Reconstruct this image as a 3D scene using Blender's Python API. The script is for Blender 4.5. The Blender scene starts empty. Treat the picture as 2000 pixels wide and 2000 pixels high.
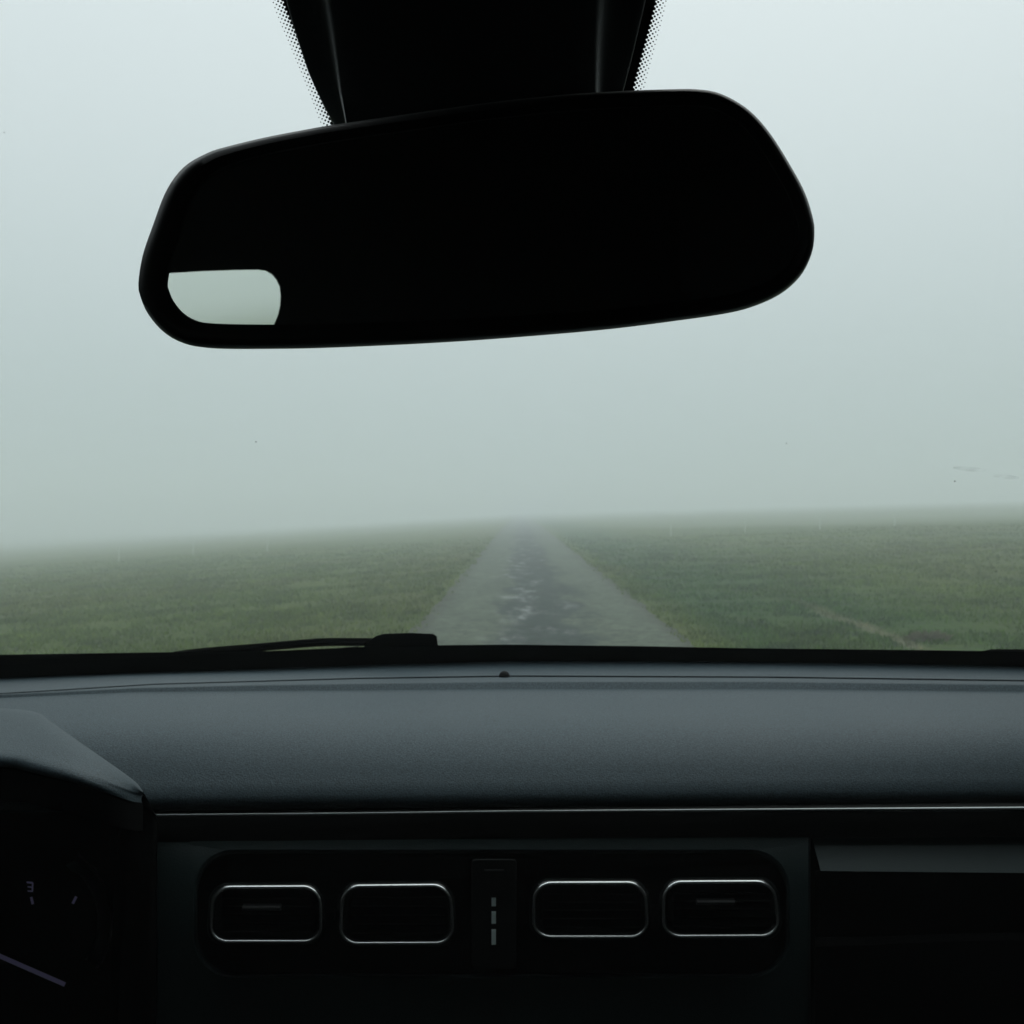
import bpy, bmesh, math, random
import numpy as np
from mathutils import Vector, noise

random.seed(7)
rng = np.random.default_rng(7)
S = bpy.context.scene
COL = S.collection
R = math.radians
CAMZ = 1.3

# ------------------------------------------------------------------ camera
cam_d = bpy.data.cameras.new("camera")
cam_d.sensor_width = 36
cam_d.lens = 36
cam_d.clip_start = 0.02
cam_d.clip_end = 4000
cam_d.dof.use_dof = True
cam_d.dof.focus_distance = 0.46
cam_d.dof.aperture_fstop = 34
cam = bpy.data.objects.new("camera", cam_d)
cam.location = (0, 0, CAMZ)
cam.rotation_euler = (R(90), 0, 0)
COL.objects.link(cam)
S.camera = cam

# ------------------------------------------------------------------ world
SUN_EL, SUN_AZ = R(58), R(25)
world = bpy.data.worlds.new("World")
S.world = world
world.use_nodes = True
nt = world.node_tree
nt.nodes.clear()
wo = nt.nodes.new('ShaderNodeOutputWorld')
bg = nt.nodes.new('ShaderNodeBackground')
sky = nt.nodes.new('ShaderNodeTexSky')
sky.sky_type = 'NISHITA'
sky.sun_disc = False
sky.sun_elevation = SUN_EL
sky.sun_rotation = SUN_AZ
sky.air_density = 1.0
sky.dust_density = 6.0
sky.ozone_density = 1.0
# overcast layer in front of the blue: cloud deck, brighter towards the zenith
tc = nt.nodes.new('ShaderNodeTexCoord')
sep = nt.nodes.new('ShaderNodeSeparateXYZ')
ramp = nt.nodes.new('ShaderNodeValToRGB')
el = ramp.color_ramp.elements
el[0].position = 0.0; el[0].color = (5.3, 6.35, 6.5, 1)
el[1].position = 1.0; el[1].color = (14.5, 15.6, 16.0, 1)
ramp.color_ramp.interpolation = 'B_SPLINE'
for p, c in ((0.08, (5.7, 6.75, 6.9)), (0.2, (7.0, 7.95, 8.1)), (0.35, (8.6, 9.4, 9.6)), (0.5, (9.6, 10.4, 10.6)), (0.7, (11.5, 12.3, 12.6))):
    e = el.new(p); e.color = (*c, 1)
mix = nt.nodes.new('ShaderNodeMix'); mix.data_type = 'RGBA'
mix.inputs[0].default_value = 0.93
scl = nt.nodes.new('ShaderNodeVectorMath'); scl.operation = 'SCALE'; scl.inputs['Scale'].default_value = 18.4
nt.links.new(ramp.outputs[0], scl.inputs[0])
for e in el: e.color = [v / 20.0 for v in e.color[:3]] + [1]
nt.links.new(tc.outputs['Generated'], sep.inputs[0])
nt.links.new(sep.outputs[2], ramp.inputs[0])
nt.links.new(sky.outputs[0], mix.inputs[6])
nt.links.new(scl.outputs[0], mix.inputs[7])
nt.links.new(mix.outputs[2], bg.inputs[0])
bg.inputs[1].default_value = 0.1
nt.links.new(bg.outputs[0], wo.inputs[0])

# ------------------------------------------------------------------ sun (behind thick cloud)
sd = bpy.data.lights.new("sun", 'SUN')
sd.energy = 0.5
sd.angle = R(80)
sd.color = (1.0, 0.97, 0.93)
sun = bpy.data.objects.new("sun", sd)
dv = Vector((math.sin(SUN_AZ) * math.cos(SUN_EL), math.cos(SUN_AZ) * math.cos(SUN_EL), math.sin(SUN_EL)))
sun.rotation_euler = dv.to_track_quat('Z', 'Y').to_euler()
COL.objects.link(sun)

S.view_settings.view_transform = 'Standard'
S.view_settings.look = 'None'
S.view_settings.exposure = 0.0
S.view_settings.gamma = 1
S.render.engine = 'CYCLES'
S.cycles.volume_bounces = 3
S.cycles.max_bounces = 10
S.cycles.transparent_max_bounces = 12
S.cycles.use_denoising = True

# ------------------------------------------------------------------ helpers
def P(px, py, d):
    """point at depth d along the line of sight through photo pixel (px, py) of 2000"""
    return Vector(((px - 1000) / 2000 * d, d, CAMZ - (py - 1000) / 2000 * d))

def mat(name, col, rough=0.6, metal=0.0, spec=0.5, noise_amt=0.0, noise_scale=60, bump=0.0, bump_scale=400, sheen=0.0, coat=0.0, rough_noise=0.0):
    m = bpy.data.materials.new(name)
    m.use_nodes = True
    n = m.node_tree.nodes; l = m.node_tree.links
    b = n['Principled BSDF']
    b.inputs['Base Color'].default_value = (*col, 1)
    b.inputs['Roughness'].default_value = rough
    b.inputs['Metallic'].default_value = metal
    b.inputs['Specular IOR Level'].default_value = spec
    b.inputs['Sheen Weight'].default_value = sheen
    b.inputs['Coat Weight'].default_value = coat
    t = n.new('ShaderNodeTexCoord')
    if noise_amt:
        a = n.new('ShaderNodeTexNoise'); a.inputs['Scale'].default_value = noise_scale
        a.inputs['Detail'].default_value = 6
        l.new(t.outputs['Object'], a.inputs['Vector'])
        mr = n.new('ShaderNodeMapRange')
        mr.inputs[3].default_value = 1 - noise_amt; mr.inputs[4].default_value = 1 + noise_amt
        l.new(a.outputs[0], mr.inputs[0])
        vm = n.new('ShaderNodeVectorMath'); vm.operation = 'SCALE'
        vm.inputs[0].default_value = col
        l.new(mr.outputs[0], vm.inputs['Scale'])
        l.new(vm.outputs[0], b.inputs['Base Color'])
        if rough_noise:
            r2 = n.new('ShaderNodeMapRange')
            r2.inputs[3].default_value = rough - rough_noise; r2.inputs[4].default_value = rough + rough_noise
            l.new(a.outputs[0], r2.inputs[0]); l.new(r2.outputs[0], b.inputs['Roughness'])
    if bump:
        v = n.new('ShaderNodeTexVoronoi'); v.inputs['Scale'].default_value = bump_scale
        l.new(t.outputs['Object'], v.inputs['Vector'])
        bp = n.new('ShaderNodeBump'); bp.inputs['Strength'].default_value = bump
        bp.inputs['Distance'].default_value = 0.001
        l.new(v.outputs[0], bp.inputs['Height']); l.new(bp.outputs[0], b.inputs['Normal'])
    return m

def add_grain(m, scale, amt):
    n = m.node_tree.nodes; l = m.node_tree.links; b = n['Principled BSDF']
    src = b.inputs['Base Color'].links[0].from_socket
    t = n.new('ShaderNodeTexCoord'); a = n.new('ShaderNodeTexNoise'); a.inputs['Scale'].default_value = scale; a.inputs['Detail'].default_value = 2
    l.new(t.outputs['Object'], a.inputs['Vector'])
    mr = n.new('ShaderNodeMapRange'); mr.inputs[1].default_value = 0.3; mr.inputs[2].default_value = 0.7
    mr.inputs[3].default_value = 1 - amt; mr.inputs[4].default_value = 1 + amt
    l.new(a.outputs[0], mr.inputs[0])
    v = n.new('ShaderNodeVectorMath'); v.operation = 'SCALE'; l.new(src, v.inputs[0]); l.new(mr.outputs[0], v.inputs['Scale'])
    l.new(v.outputs[0], b.inputs['Base Color'])

def glass(name, tint, refl=0.6, dirt=0.0):
    m = bpy.data.materials.new(name); m.use_nodes = True
    n = m.node_tree.nodes; l = m.node_tree.links; n.clear()
    o = n.new('ShaderNodeOutputMaterial')
    tr = n.new('ShaderNodeBsdfTransparent'); tr.inputs[0].default_value = (*tint, 1)
    gl = n.new('ShaderNodeBsdfGlossy'); gl.inputs['Roughness'].default_value = 0.03
    gl.inputs[0].default_value = (0.9, 1, 0.98, 1)
    lw = n.new('ShaderNodeLayerWeight'); lw.inputs[0].default_value = 0.5
    pw = n.new('ShaderNodeMath'); pw.operation = 'POWER'; pw.inputs[1].default_value = 5
    l.new(lw.outputs['Facing'], pw.inputs[0])
    fr = n.new('ShaderNodeMath'); fr.operation = 'MULTIPLY_ADD'; fr.inputs[1].default_value = 0.9; fr.inputs[2].default_value = 0.08
    l.new(pw.outputs[0], fr.inputs[0])
    mu = n.new('ShaderNodeMath'); mu.operation = 'MULTIPLY'; mu.inputs[1].default_value = refl
    l.new(fr.outputs[0], mu.inputs[0])
    mx = n.new('ShaderNodeMixShader')
    l.new(mu.outputs[0], mx.inputs[0]); l.new(tr.outputs[0], mx.inputs[1]); l.new(gl.outputs[0], mx.inputs[2])
    last = mx
    if dirt:
        t = n.new('ShaderNodeTexCoord')
        mp = n.new('ShaderNodeMapping'); mp.inputs['Scale'].default_value = (1, 0.35, 0.35)
        l.new(t.outputs['Object'], mp.inputs[0])
        a = n.new('ShaderNodeTexNoise'); a.inputs['Scale'].default_value = 9; a.inputs['Detail'].default_value = 8
        a.inputs['Roughness'].default_value = 0.65
        l.new(mp.outputs[0], a.inputs['Vector'])
        mr = n.new('ShaderNodeMapRange'); mr.inputs[1].default_value = 0.56; mr.inputs[2].default_value = 0.8
        mr.inputs[3].default_value = 0.0; mr.inputs[4].default_value = dirt
        l.new(a.outputs[0], mr.inputs[0])
        df = n.new('ShaderNodeBsdfTranslucent'); df.inputs[0].default_value = (0.55, 0.6, 0.58, 1)
        m2 = n.new('ShaderNodeMixShader')
        l.new(mr.outputs[0], m2.inputs[0]); l.new(last.outputs[0], m2.inputs[1]); l.new(df.outputs[0], m2.inputs[2])
        last = m2
    l.new(last.outputs[0], o.inputs[0])
    return m

def link(name, verts, faces, material, parent=None, smooth=False, angle=40):
    me = bpy.data.meshes.new(name)
    me.from_pydata([tuple(v) for v in verts], [], faces)
    me.update()
    bm = bmesh.new(); bm.from_mesh(me)
    bmesh.ops.recalc_face_normals(bm, faces=bm.faces)
    bm.to_mesh(me); bm.free()
    me.materials.append(material)
    if smooth:
        me.polygons.foreach_set('use_smooth', [True] * len(me.polygons))
        if angle < 180:
            me.set_sharp_from_angle(angle=R(angle))
    o = bpy.data.objects.new(name, me)
    COL.objects.link(o)
    if parent is not None:
        o.parent = parent
        o.matrix_parent_inverse = parent.matrix_world.inverted() if parent.type == 'EMPTY' and False else o.matrix_parent_inverse
    return o

class MB:
    def __init__(s): s.v = []; s.f = []
    def add(s, vs, fs):
        k = len(s.v); s.v += [Vector(v) for v in vs]; s.f += [tuple(i + k for i in f) for f in fs]
    def quad(s, a, b, c, d): s.add([a, b, c, d], [(0, 1, 2, 3)])
    def grid(s, rows, close=False):
        n = len(rows[0]); k = len(s.v)
        for r in rows: s.v += [Vector(p) for p in r]
        for i in range(len(rows) - 1):
            for j in range(n if close else n - 1):
                j2 = (j + 1) % n
                s.f.append((k + i * n + j, k + i * n + j2, k + (i + 1) * n + j2, k + (i + 1) * n + j))
    def cap(s, ring):
        s.add(ring, [tuple(range(len(ring)))])
    def fan(s, ring, centre=None):
        c = centre or sum((Vector(p) for p in ring), Vector()) / len(ring)
        n = len(ring)
        s.add(list(ring) + [c], [(i, (i + 1) % n, n) for i in range(n)])
    def box(s, a, b):
        x0, y0, z0 = a; x1, y1, z1 = b
        vs = [(x, y, z) for x in (x0, x1) for y in (y0, y1) for z in (z0, z1)]
        s.add(vs, [(0, 1, 3, 2), (4, 6, 7, 5), (0, 4, 5, 1), (2, 3, 7, 6), (0, 2, 6, 4), (1, 5, 7, 3)])
    def tube(s, pts, r, n=10, close=False):
        pts = [Vector(p) for p in pts]; rows = []
        for i, p in enumerate(pts):
            a = pts[(i - 1) % len(pts)] if (close or i) else p
            b = pts[(i + 1) % len(pts)] if (close or i < len(pts) - 1) else p
            t = (b - a).normalized()
            up = Vector((0, 1, 0)) if abs(t.y) < 0.8 else Vector((0, 0, 1))
            u = t.cross(up).normalized(); w = u.cross(t)
            rr = r[i] if isinstance(r, (list, tuple)) else r
            rows.append([p + (u * math.cos(q) + w * math.sin(q)) * rr for q in [2 * math.pi * k / n for k in range(n)]])
        if close: rows.append(rows[0])
        s.grid(rows, close=True)
        if not close: s.cap(rows[0]); s.cap(rows[-1])
    def build(s, name, material, parent=None, smooth=False, angle=40):
        return link(name, s.v, s.f, material, parent, smooth, angle)

def interp(pts, n):
    """Catmull-Rom resample of an open 2-D/3-D polyline to n points by arc length"""
    pts = [np.array(p, float) for p in pts]
    ext = [2 * pts[0] - pts[1]] + pts + [2 * pts[-1] - pts[-2]]
    out = []
    for i in range(1, len(ext) - 2):
        p0, p1, p2, p3 = ext[i - 1:i + 3]
        for t in np.linspace(0, 1, 16, endpoint=False):
            out.append(0.5 * (2 * p1 + (p2 - p0) * t + (2 * p0 - 5 * p1 + 4 * p2 - p3) * t * t + (3 * p1 - p0 - 3 * p2 + p3) * t ** 3))
    out.append(pts[-1])
    out = np.array(out)
    s = np.r_[0, np.cumsum(np.linalg.norm(np.diff(out, axis=0), axis=1))]
    q = np.linspace(0, s[-1], n)
    return np.stack([np.interp(q, s, out[:, k]) for k in range(out.shape[1])], 1)

def closed_interp(pts, n):
    p = list(pts)
    r = interp(p[-3:] + p + p[:4], (len(p) + 6) * 60)
    # cut exactly one loop
    a = np.array(p[0], float)
    d = np.linalg.norm(r - a, axis=1)
    h = len(r) // 2
    i0 = int(np.argmin(d[:h])); i1 = h + int(np.argmin(d[h:]))
    seg = r[i0:i1 + 1]
    s = np.r_[0, np.cumsum(np.linalg.norm(np.diff(seg, axis=0), axis=1))]
    q = np.linspace(0, s[-1], n, endpoint=False)
    return np.stack([np.interp(q, s, seg[:, k]) for k in range(2)], 1)

def curve_y(tbl, px):
    return float(np.interp(px, [t[0] for t in tbl], [t[1] for t in tbl]))

# ------------------------------------------------------------------ terrain
ROAD_DIR = 0.007
def sstep(a, b, x):
    t = min(max((x - a) / (b - a), 0), 1); return t * t * (3 - 2 * t)
def lie(y):
    return 0.003 * min(max(y, -60), 300) - 0.25 * sstep(55, 260, y)
def terrain(x, y):
    q = x - ROAD_DIR * y - 0.28
    h = 0.0
    if q < -1.5: h = 0.06 * (q + 1.5)
    if q > 1.5: h = 0.03 * (q - 1.5)
    h = 8.0 * math.tanh(h / 8.0)
    side = sstep(1.8, 8, abs(q))
    h += side * 0.10 * noise.noise(Vector((x * 0.12, y * 0.12, 3.1)))
    h += sstep(1.6, 3, abs(q)) * 0.03 * noise.noise(Vector((x * 0.7, y * 0.7, 9.1)))
    r = sstep(3, 14, q)
    h += r * (0.12 * math.exp(-((y - 40) / 11) ** 2) - 0.15 * math.exp(-((y - 72) / 18) ** 2))
    h -= sstep(-8, -30, q) * 0.0
    return h + lie(y)

def nodes_of(name):
    m = bpy.data.materials.new(name); m.use_nodes = True
    return m, m.node_tree.nodes, m.node_tree.links, m.node_tree.nodes['Principled BSDF']

def add_noise(n, l, src, scale, detail=5, rough=0.55, stretch=None):
    a = n.new('ShaderNodeTexNoise'); a.inputs['Scale'].default_value = scale
    a.inputs['Detail'].default_value = detail; a.inputs['Roughness'].default_value = rough
    if stretch:
        mp = n.new('ShaderNodeMapping'); mp.inputs['Scale'].default_value = stretch
        l.new(src, mp.inputs[0]); src = mp.outputs[0]
    l.new(src, a.inputs['Vector'])
    return a.outputs[0]
def ramp_of(n, l, src, stops):
    r = n.new('ShaderNodeValToRGB'); e = r.color_ramp.elements
    e[0].position, e[0].color = stops[0][0], (*stops[0][1], 1)
    e[1].position, e[1].color = stops[-1][0], (*stops[-1][1], 1)
    for p, c in stops[1:-1]:
        k = e.new(p); k.color = (*c, 1)
    l.new(src, r.inputs[0]); return r.outputs[0]
def mixc(n, l, fac, a, b, mode='MIX'):
    m = n.new('ShaderNodeMix'); m.data_type = 'RGBA'; m.blend_type = mode
    for k, s in ((0, fac), (6, a), (7, b)):
        if isinstance(s, (int, float)): m.inputs[k].default_value = s
        elif isinstance(s, tuple): m.inputs[k].default_value = (*s, 1)
        else: l.new(s, m.inputs[k])
    return m.outputs[2]
def maprange(n, l, src, a, b, c=0.0, d=1.0):
    m = n.new('ShaderNodeMapRange'); m.interpolation_type = 'SMOOTHSTEP'
    for i, v in enumerate((a, b, c, d)): m.inputs[i + 1].default_value = v
    l.new(src, m.inputs[0]); return m.outputs[0]
def mathn(n, l, op, a, b=None):
    m = n.new('ShaderNodeMath'); m.operation = op
    for k, s in ((0, a), (1, b)):
        if s is None: continue
        if isinstance(s, (int, float)): m.inputs[k].default_value = s
        else: l.new(s, m.inputs[k])
    return m.outputs[0]

def grass_colour(n, l):
    g = n.new('ShaderNodeNewGeometry').outputs['Position']
    big = add_noise(n, l, g, 0.13, 4)
    mid = add_noise(n, l, g, 0.8, 6, 0.6, (1, 0.45, 1))
    c1 = ramp_of(n, l, mid, [(0.28, (0.044, 0.072, 0.008)), (0.5, (0.064, 0.100, 0.013)), (0.70, (0.088, 0.130, 0.018))])
    c2 = mixc(n, l, maprange(n, l, big, 0.45, 0.62, 0, 0.5), c1, (0.086, 0.100, 0.022))
    sp = n.new('ShaderNodeSeparateXYZ'); l.new(g, sp.inputs[0])
    rx = mathn(n, l, 'SUBTRACT', sp.outputs[0], mathn(n, l, 'MULTIPLY', sp.outputs[1], 0.007))
    # lush strip right of the road
    lush = mathn(n, l, 'MULTIPLY', maprange(n, l, rx, 1.7, 2.4), maprange(n, l, rx, 6.5, 3.2))
    c3 = mixc(n, l, mathn(n, l, 'MULTIPLY', lush, maprange(n, l, mid, 0.35, 0.6, 0.35, 0.85)), c2, (0.022, 0.072, 0.010))
    tuf = add_noise(n, l, g, 2.2, 4, 0.6, (0.6, 1, 1))
    c3 = mixc(n, l, mathn(n, l, 'MULTIPLY', lush, maprange(n, l, tuf, 0.52, 0.66, 0, 0.7)), c3, (0.010, 0.030, 0.008))
    # yellowish verge left of the road
    ver = mathn(n, l, 'MULTIPLY', maprange(n, l, rx, -4.2, -1.8), maprange(n, l, rx, -0.9, -1.4))
    c4 = mixc(n, l, mathn(n, l, 'MULTIPLY', ver, maprange(n, l, mid, 0.4, 0.6, 0.1, 0.5)), c3, (0.090, 0.096, 0.030))
    # faint worn wheel line in the grass
    wob = mathn(n, l, 'ADD', rx, mathn(n, l, 'MULTIPLY', add_noise(n, l, g, 0.35, 2), 0.7))
    tr = mathn(n, l, 'MULTIPLY', maprange(n, l, wob, 3.85, 4.0), maprange(n, l, wob, 4.17, 4.02))
    tr = mathn(n, l, 'MULTIPLY', tr, maprange(n, l, sp.outputs[1], 15, 11, 0, 0.8))
    return g, mixc(n, l, tr, c4, (0.15, 0.145, 0.09)), mid

gm, n, l, b = nodes_of('grass_ground')
g, c, mid = grass_colour(n, l)
fine = add_noise(n, l, g, 14, 6, 0.7)
c = mixc(n, l, 1.0, c, ramp_of(n, l, fine, [(0.3, (0.5, 0.5, 0.5)), (0.7, (1.35, 1.35, 1.35))]), 'MULTIPLY')
l.new(c, b.inputs['Base Color']); b.inputs['Roughness'].default_value = 0.95
b.inputs['Specular IOR Level'].default_value = 0.15
bp = n.new('ShaderNodeBump'); bp.inputs['Strength'].default_value = 0.8; bp.inputs['Distance'].default_value = 0.08
l.new(fine, bp.inputs['Height']); l.new(bp.outputs[0], b.inputs['Normal'])

bmat_, n, l, b = nodes_of('grass_blades')
g, c, mid = grass_colour(n, l)
at = n.new('ShaderNodeAttribute'); at.attribute_name = 'tone'
c = mixc(n, l, 1.0, c, ramp_of(n, l, at.outputs['Fac'], [(0.0, (0.8, 0.9, 0.75)), (0.7, (1.5, 1.55, 1.4)), (1.0, (2.1, 2.0, 1.8))]), 'MULTIPLY')
l.new(c, b.inputs['Base Color']); b.inputs['Roughness'].default_value = 0.8
b.inputs['Specular IOR Level'].default_value = 0.15
GRASS_BLADES = bmat_

ax = np.sinh(np.linspace(-5.2, 5.2, 241)); ax = ax / ax[-1] * 600
xs = np.unique(np.r_[ax, np.linspace(-12, 16, 113)])
ys = np.unique(np.r_[-np.geomspace(4, 600, 18), np.linspace(0, 60, 181), np.geomspace(60, 600, 60)])
V = [(x, y, terrain(x, y)) for y in ys for x in xs]
nx = len(xs)
F = [(i * nx + j, i * nx + j + 1, (i + 1) * nx + j + 1, (i + 1) * nx + j) for i in range(len(ys) - 1) for j in range(nx - 1)]
ground = link('ground', V, F, gm, smooth=True, angle=180)
ground['kind'] = 'structure'

# road ---------------------------------------------------------------
rm, n, l, b = nodes_of('wet_gravel_road')
g = n.new('ShaderNodeNewGeometry').outputs['Position']
sp = n.new('ShaderNodeSeparateXYZ'); l.new(g, sp.inputs[0])
rx = mathn(n, l, 'SUBTRACT', mathn(n, l, 'SUBTRACT', sp.outputs[0], mathn(n, l, 'MULTIPLY', sp.outputs[1], 0.007)), 0.28)
mid = add_noise(n, l, g, 1.6, 6, 0.62, (1, 0.3, 1))
fine = add_noise(n, l, g, 9, 8, 0.75)
base = ramp_of(n, l, mid, [(0.3, (0.050, 0.066, 0.044)), (0.7, (0.085, 0.106, 0.072))])
wobx = mathn(n, l, 'ADD', rx, maprange(n, l, mid, 0.2, 0.8, -0.35, 0.35))
strip = mathn(n, l, 'MULTIPLY', maprange(n, l, wobx, -0.60, -0.30), maprange(n, l, wobx, 0.58, 0.25))
base = mixc(n, l, mathn(n, l, 'MULTIPLY', strip, 0.9), base, (0.016, 0.028, 0.023))
edge = maprange(n, l, mathn(n, l, 'ABSOLUTE', rx), 1.12, 1.38, 0, 0.85)
base = mixc(n, l, edge, base, (0.045, 0.050, 0.034))
base = mixc(n, l, 1.0, base, ramp_of(n, l, fine, [(0.34, (0.35, 0.35, 0.35)), (0.66, (1.6, 1.6, 1.6))]), 'MULTIPLY')
l.new(base, b.inputs['Base Color'])
pud = maprange(n, l, add_noise(n, l, g, 3.2, 6, 0.62, (1.0, 0.33, 1)), 0.45, 0.68, 0, 0.72)
b.inputs['Specular IOR Level'].default_value = 0.30
pud = mathn(n, l, 'MULTIPLY', pud, mathn(n, l, 'MULTIPLY', maprange(n, l, wobx, -0.75, -0.40), maprange(n, l, wobx, 0.45, 0.05)))
mr = n.new('ShaderNodeMapRange'); mr.inputs[3].default_value = 0.95; mr.inputs[4].default_value = 0.12
l.new(pud, mr.inputs[0]); l.new(mr.outputs[0], b.inputs['Roughness'])
bp = n.new('ShaderNodeBump'); bp.inputs['Distance'].default_value = 0.02
l.new(maprange(n, l, pud, 0, 1, 0.9, 0.05), bp.inputs['Strength'])
l.new(fine, bp.inputs['Height']); l.new(bp.outputs[0], b.inputs['Normal'])

mb = MB(); rows = []
for y in np.unique(np.r_[np.linspace(-12, 60, 500), np.linspace(60, 400, 120)]):
    def jit(s): return 0.05 * noise.noise(Vector((s, y * 0.6, 0))) + 0.05 * noise.noise(Vector((s, y * 2.2, 5))) + 0.01 * noise.noise(Vector((s, y * 7, 9)))
    xl = 0.28 - 1.40 + jit(1.5) * 1.4; xr = 0.28 + 1.40 + jit(7.5) * 1.4
    r_ = []
    for t in (0, 0.04, 0.15, 0.3, 0.5, 0.7, 0.85, 0.96, 1):
        x = xl + (xr - xl) * t + ROAD_DIR * y
        r_.append((x, y, lie(y) + (0.006 if t in (0, 1) else 0.018)))
    rows.append(r_)
mb.grid(rows)
road = mb.build('road', rm, smooth=True, angle=180)
road['kind'] = 'structure'

# grass blades -------------------------------------------------------
def blades(name, N, ymin, ymax, hscale, seed):
    rg = np.random.default_rng(seed)
    V = []; F = []; tone = []
    k = 0; made = 0
    while made < N:
        y = ymin + (ymax - ymin) * rg.random() ** 1.1
        if rg.random() > (1 - (y - ymin) / (ymax - ymin)) ** 1.3 * 1.15: continue
        x = (rg.random() * 2 - 1) * (0.56 * y + 0.5)
        q = x - ROAD_DIR * y - 0.28
        if abs(q) < 1.27: continue
        if abs(q) < 1.55 and rg.random() > (abs(q) - 1.25) / 0.3: continue
        cl = noise.noise(Vector((x * 0.9, y * 0.9, 0)))
        if rg.random() > 0.62 + cl: continue
        z = terrain(x, y)
        tn = min(max(0.45 + 0.5 * noise.noise(Vector((x * 2.3, y * 2.3, 4))) + rg.normal() * 0.15, 0), 1)
        for _ in range(3):
            bx = x + rg.normal() * 0.03; by = y + rg.normal() * 0.03
            h = hscale * (0.035 + 0.05 * rg.random() + 0.045 * max(cl, 0)) * (1 + 0.012 * y) * min(1, max(0.3, (62 - y) / 35))
            w = 0.004 + 0.0005 * y
            a = rg.random() * 6.283; lx, ly = rg.normal() * 0.4 * h, rg.normal() * 0.4 * h
            dx, dy = math.cos(a) * w, math.sin(a) * w
            V += [(bx - dx, by - dy, z - 0.01), (bx + dx, by + dy, z - 0.01), (bx + lx * .4 + dx * .7, by + ly * .4 + dy * .7, z + h * .6), (bx + lx, by + ly, z + h)]
            F += [(k, k + 1, k + 2), (k, k + 2, k + 3)]
            tone += [tn] * 4
            k += 4
        made += 1
    me = bpy.data.meshes.new(name); me.from_pydata(V, [], F)
    att = me.attributes.new('tone', 'FLOAT', 'POINT'); att.data.foreach_set('value', tone)
    me.materials.append(GRASS_BLADES)
    o = bpy.data.objects.new(name, me); COL.objects.link(o)
    return o
gr = blades('grass', 46000, 7.5, 60, 0.60, 3)
gr['kind'] = 'stuff'; gr['label'] = 'short wet green grass growing either side of the gravel road'; gr['category'] = 'grass'

# a pale dry tussock near the wheel line in the field
dry = mat('dry_grass', (0.105, 0.10, 0.055), 0.9, noise_amt=0.4, noise_scale=25)
def tussock(cx, cy, rad, hh, seed, label):
    rg = np.random.default_rng(seed); mb = MB()
    for _ in range(340):
        a = rg.random() * 6.283; rr = rad * math.sqrt(rg.random())
        x = cx + math.cos(a) * rr * 1.5; y = cy + math.sin(a) * rr; z = terrain(x, y) - 0.01
        h = hh * (1 - 0.5 * rr / rad) * (0.6 + 0.6 * rg.random())
        lx = math.cos(a) * h * 0.5 + rg.normal() * .02; ly = math.sin(a) * h * .5
        b_ = rg.random() * 6.28; dx, dy = math.cos(b_) * .006, math.sin(b_) * .006
        mb.add([(x - dx, y - dy, z), (x + dx, y + dy, z), (x + lx * .4, y + ly * .4, z + h * .7), (x + lx, y + ly, z + h * .9)], [(0, 1, 2), (0, 2, 3)])
    o = mb.build('grass_tussock', dry)
    o['label'] = label; o['category'] = 'tussock'
    return o
tussock(3.90, 9.6, 0.12, 0.12, 2, 'small brown dry grass tussock in the green field right of the road')

# slim pale stakes of a field fence, faint in the fog
stake = mat('pale_stake', (0.55, 0.60, 0.56), 0.6, noise_amt=0.1, noise_scale=20)
POSTS = [(232, 'leftmost of the three thin pale posts in the foggy field left of the road'),
         (377, 'middle one of the three thin pale posts left of the road'),
         (522, 'nearest to the road of the three thin pale posts left of it'),
         (1310, 'nearest to the road of the four thin pale posts right of it'),
         (1455, 'second from the road of the four thin pale posts right of it'),
         (1601, 'third from the road of the four thin pale posts right of it'),
         (1747, 'rightmost of the four thin pale posts in the foggy field right of the road')]
for i, (px, lab) in enumerate(POSTS):
    y = 44.0; x = (px - 1000) / 2000 * y; z = terrain(x, y)
    hh = 0.62 + 0.05 * math.sin(i * 2.3)
    mb = MB(); mb.tube([(x, y, z - 0.1), (x + 0.004, y, z + hh * 0.5), (x + 0.01 * math.sin(i), y, z + hh)], [0.013, 0.012, 0.011], 8)
    mb.box((x - 0.03, y - 0.012, z + hh * 0.93), (x + 0.03, y + 0.012, z + hh * 0.96))
    o = mb.build('fence_post', stake, smooth=True)
    o['label'] = lab; o['category'] = 'post'; o['group'] = 'thin pale posts standing across the field'

# ------------------------------------------------------------------ materials for the car
M_DASH = mat('dashboard_grain', (0.040, 0.063, 0.074), 0.62, spec=0.4, noise_amt=0.10, noise_scale=7, bump=0.25, bump_scale=900, rough_noise=0.06)
M_HOODTOP = mat('instrument_hood_grain', (0.040, 0.063, 0.074), 0.62, spec=0.4, noise_amt=0.08, noise_scale=9, bump=0.25, bump_scale=900)
add_grain(M_DASH, 900, 0.45); add_grain(M_HOODTOP, 900, 0.45)
M_BLACK = mat('black_plastic', (0.010, 0.012, 0.012), 0.42, spec=0.45, noise_amt=0.15, noise_scale=20, bump=0.1, bump_scale=1200)
M_MATT = mat('matt_black', (0.006, 0.007, 0.007), 0.8, spec=0.2, noise_amt=0.15, noise_scale=30)
M_PANEL = mat('charcoal_panel', (0.018, 0.034, 0.034), 0.55, spec=0.4, noise_amt=0.1, noise_scale=15, bump=0.2, bump_scale=1000)
M_CHROME = mat('satin_chrome', (0.95, 0.98, 0.98), 0.27, metal=1, noise_amt=0.05, noise_scale=40)
M_ALU = mat('brushed_trim', (0.42, 0.46, 0.46), 0.33, metal=1, noise_amt=0.08, noise_scale=60)
M_GLOSS = mat('gloss_black', (0.004, 0.005, 0.005), 0.2, spec=0.5, noise_amt=0.1, noise_scale=10)
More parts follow.
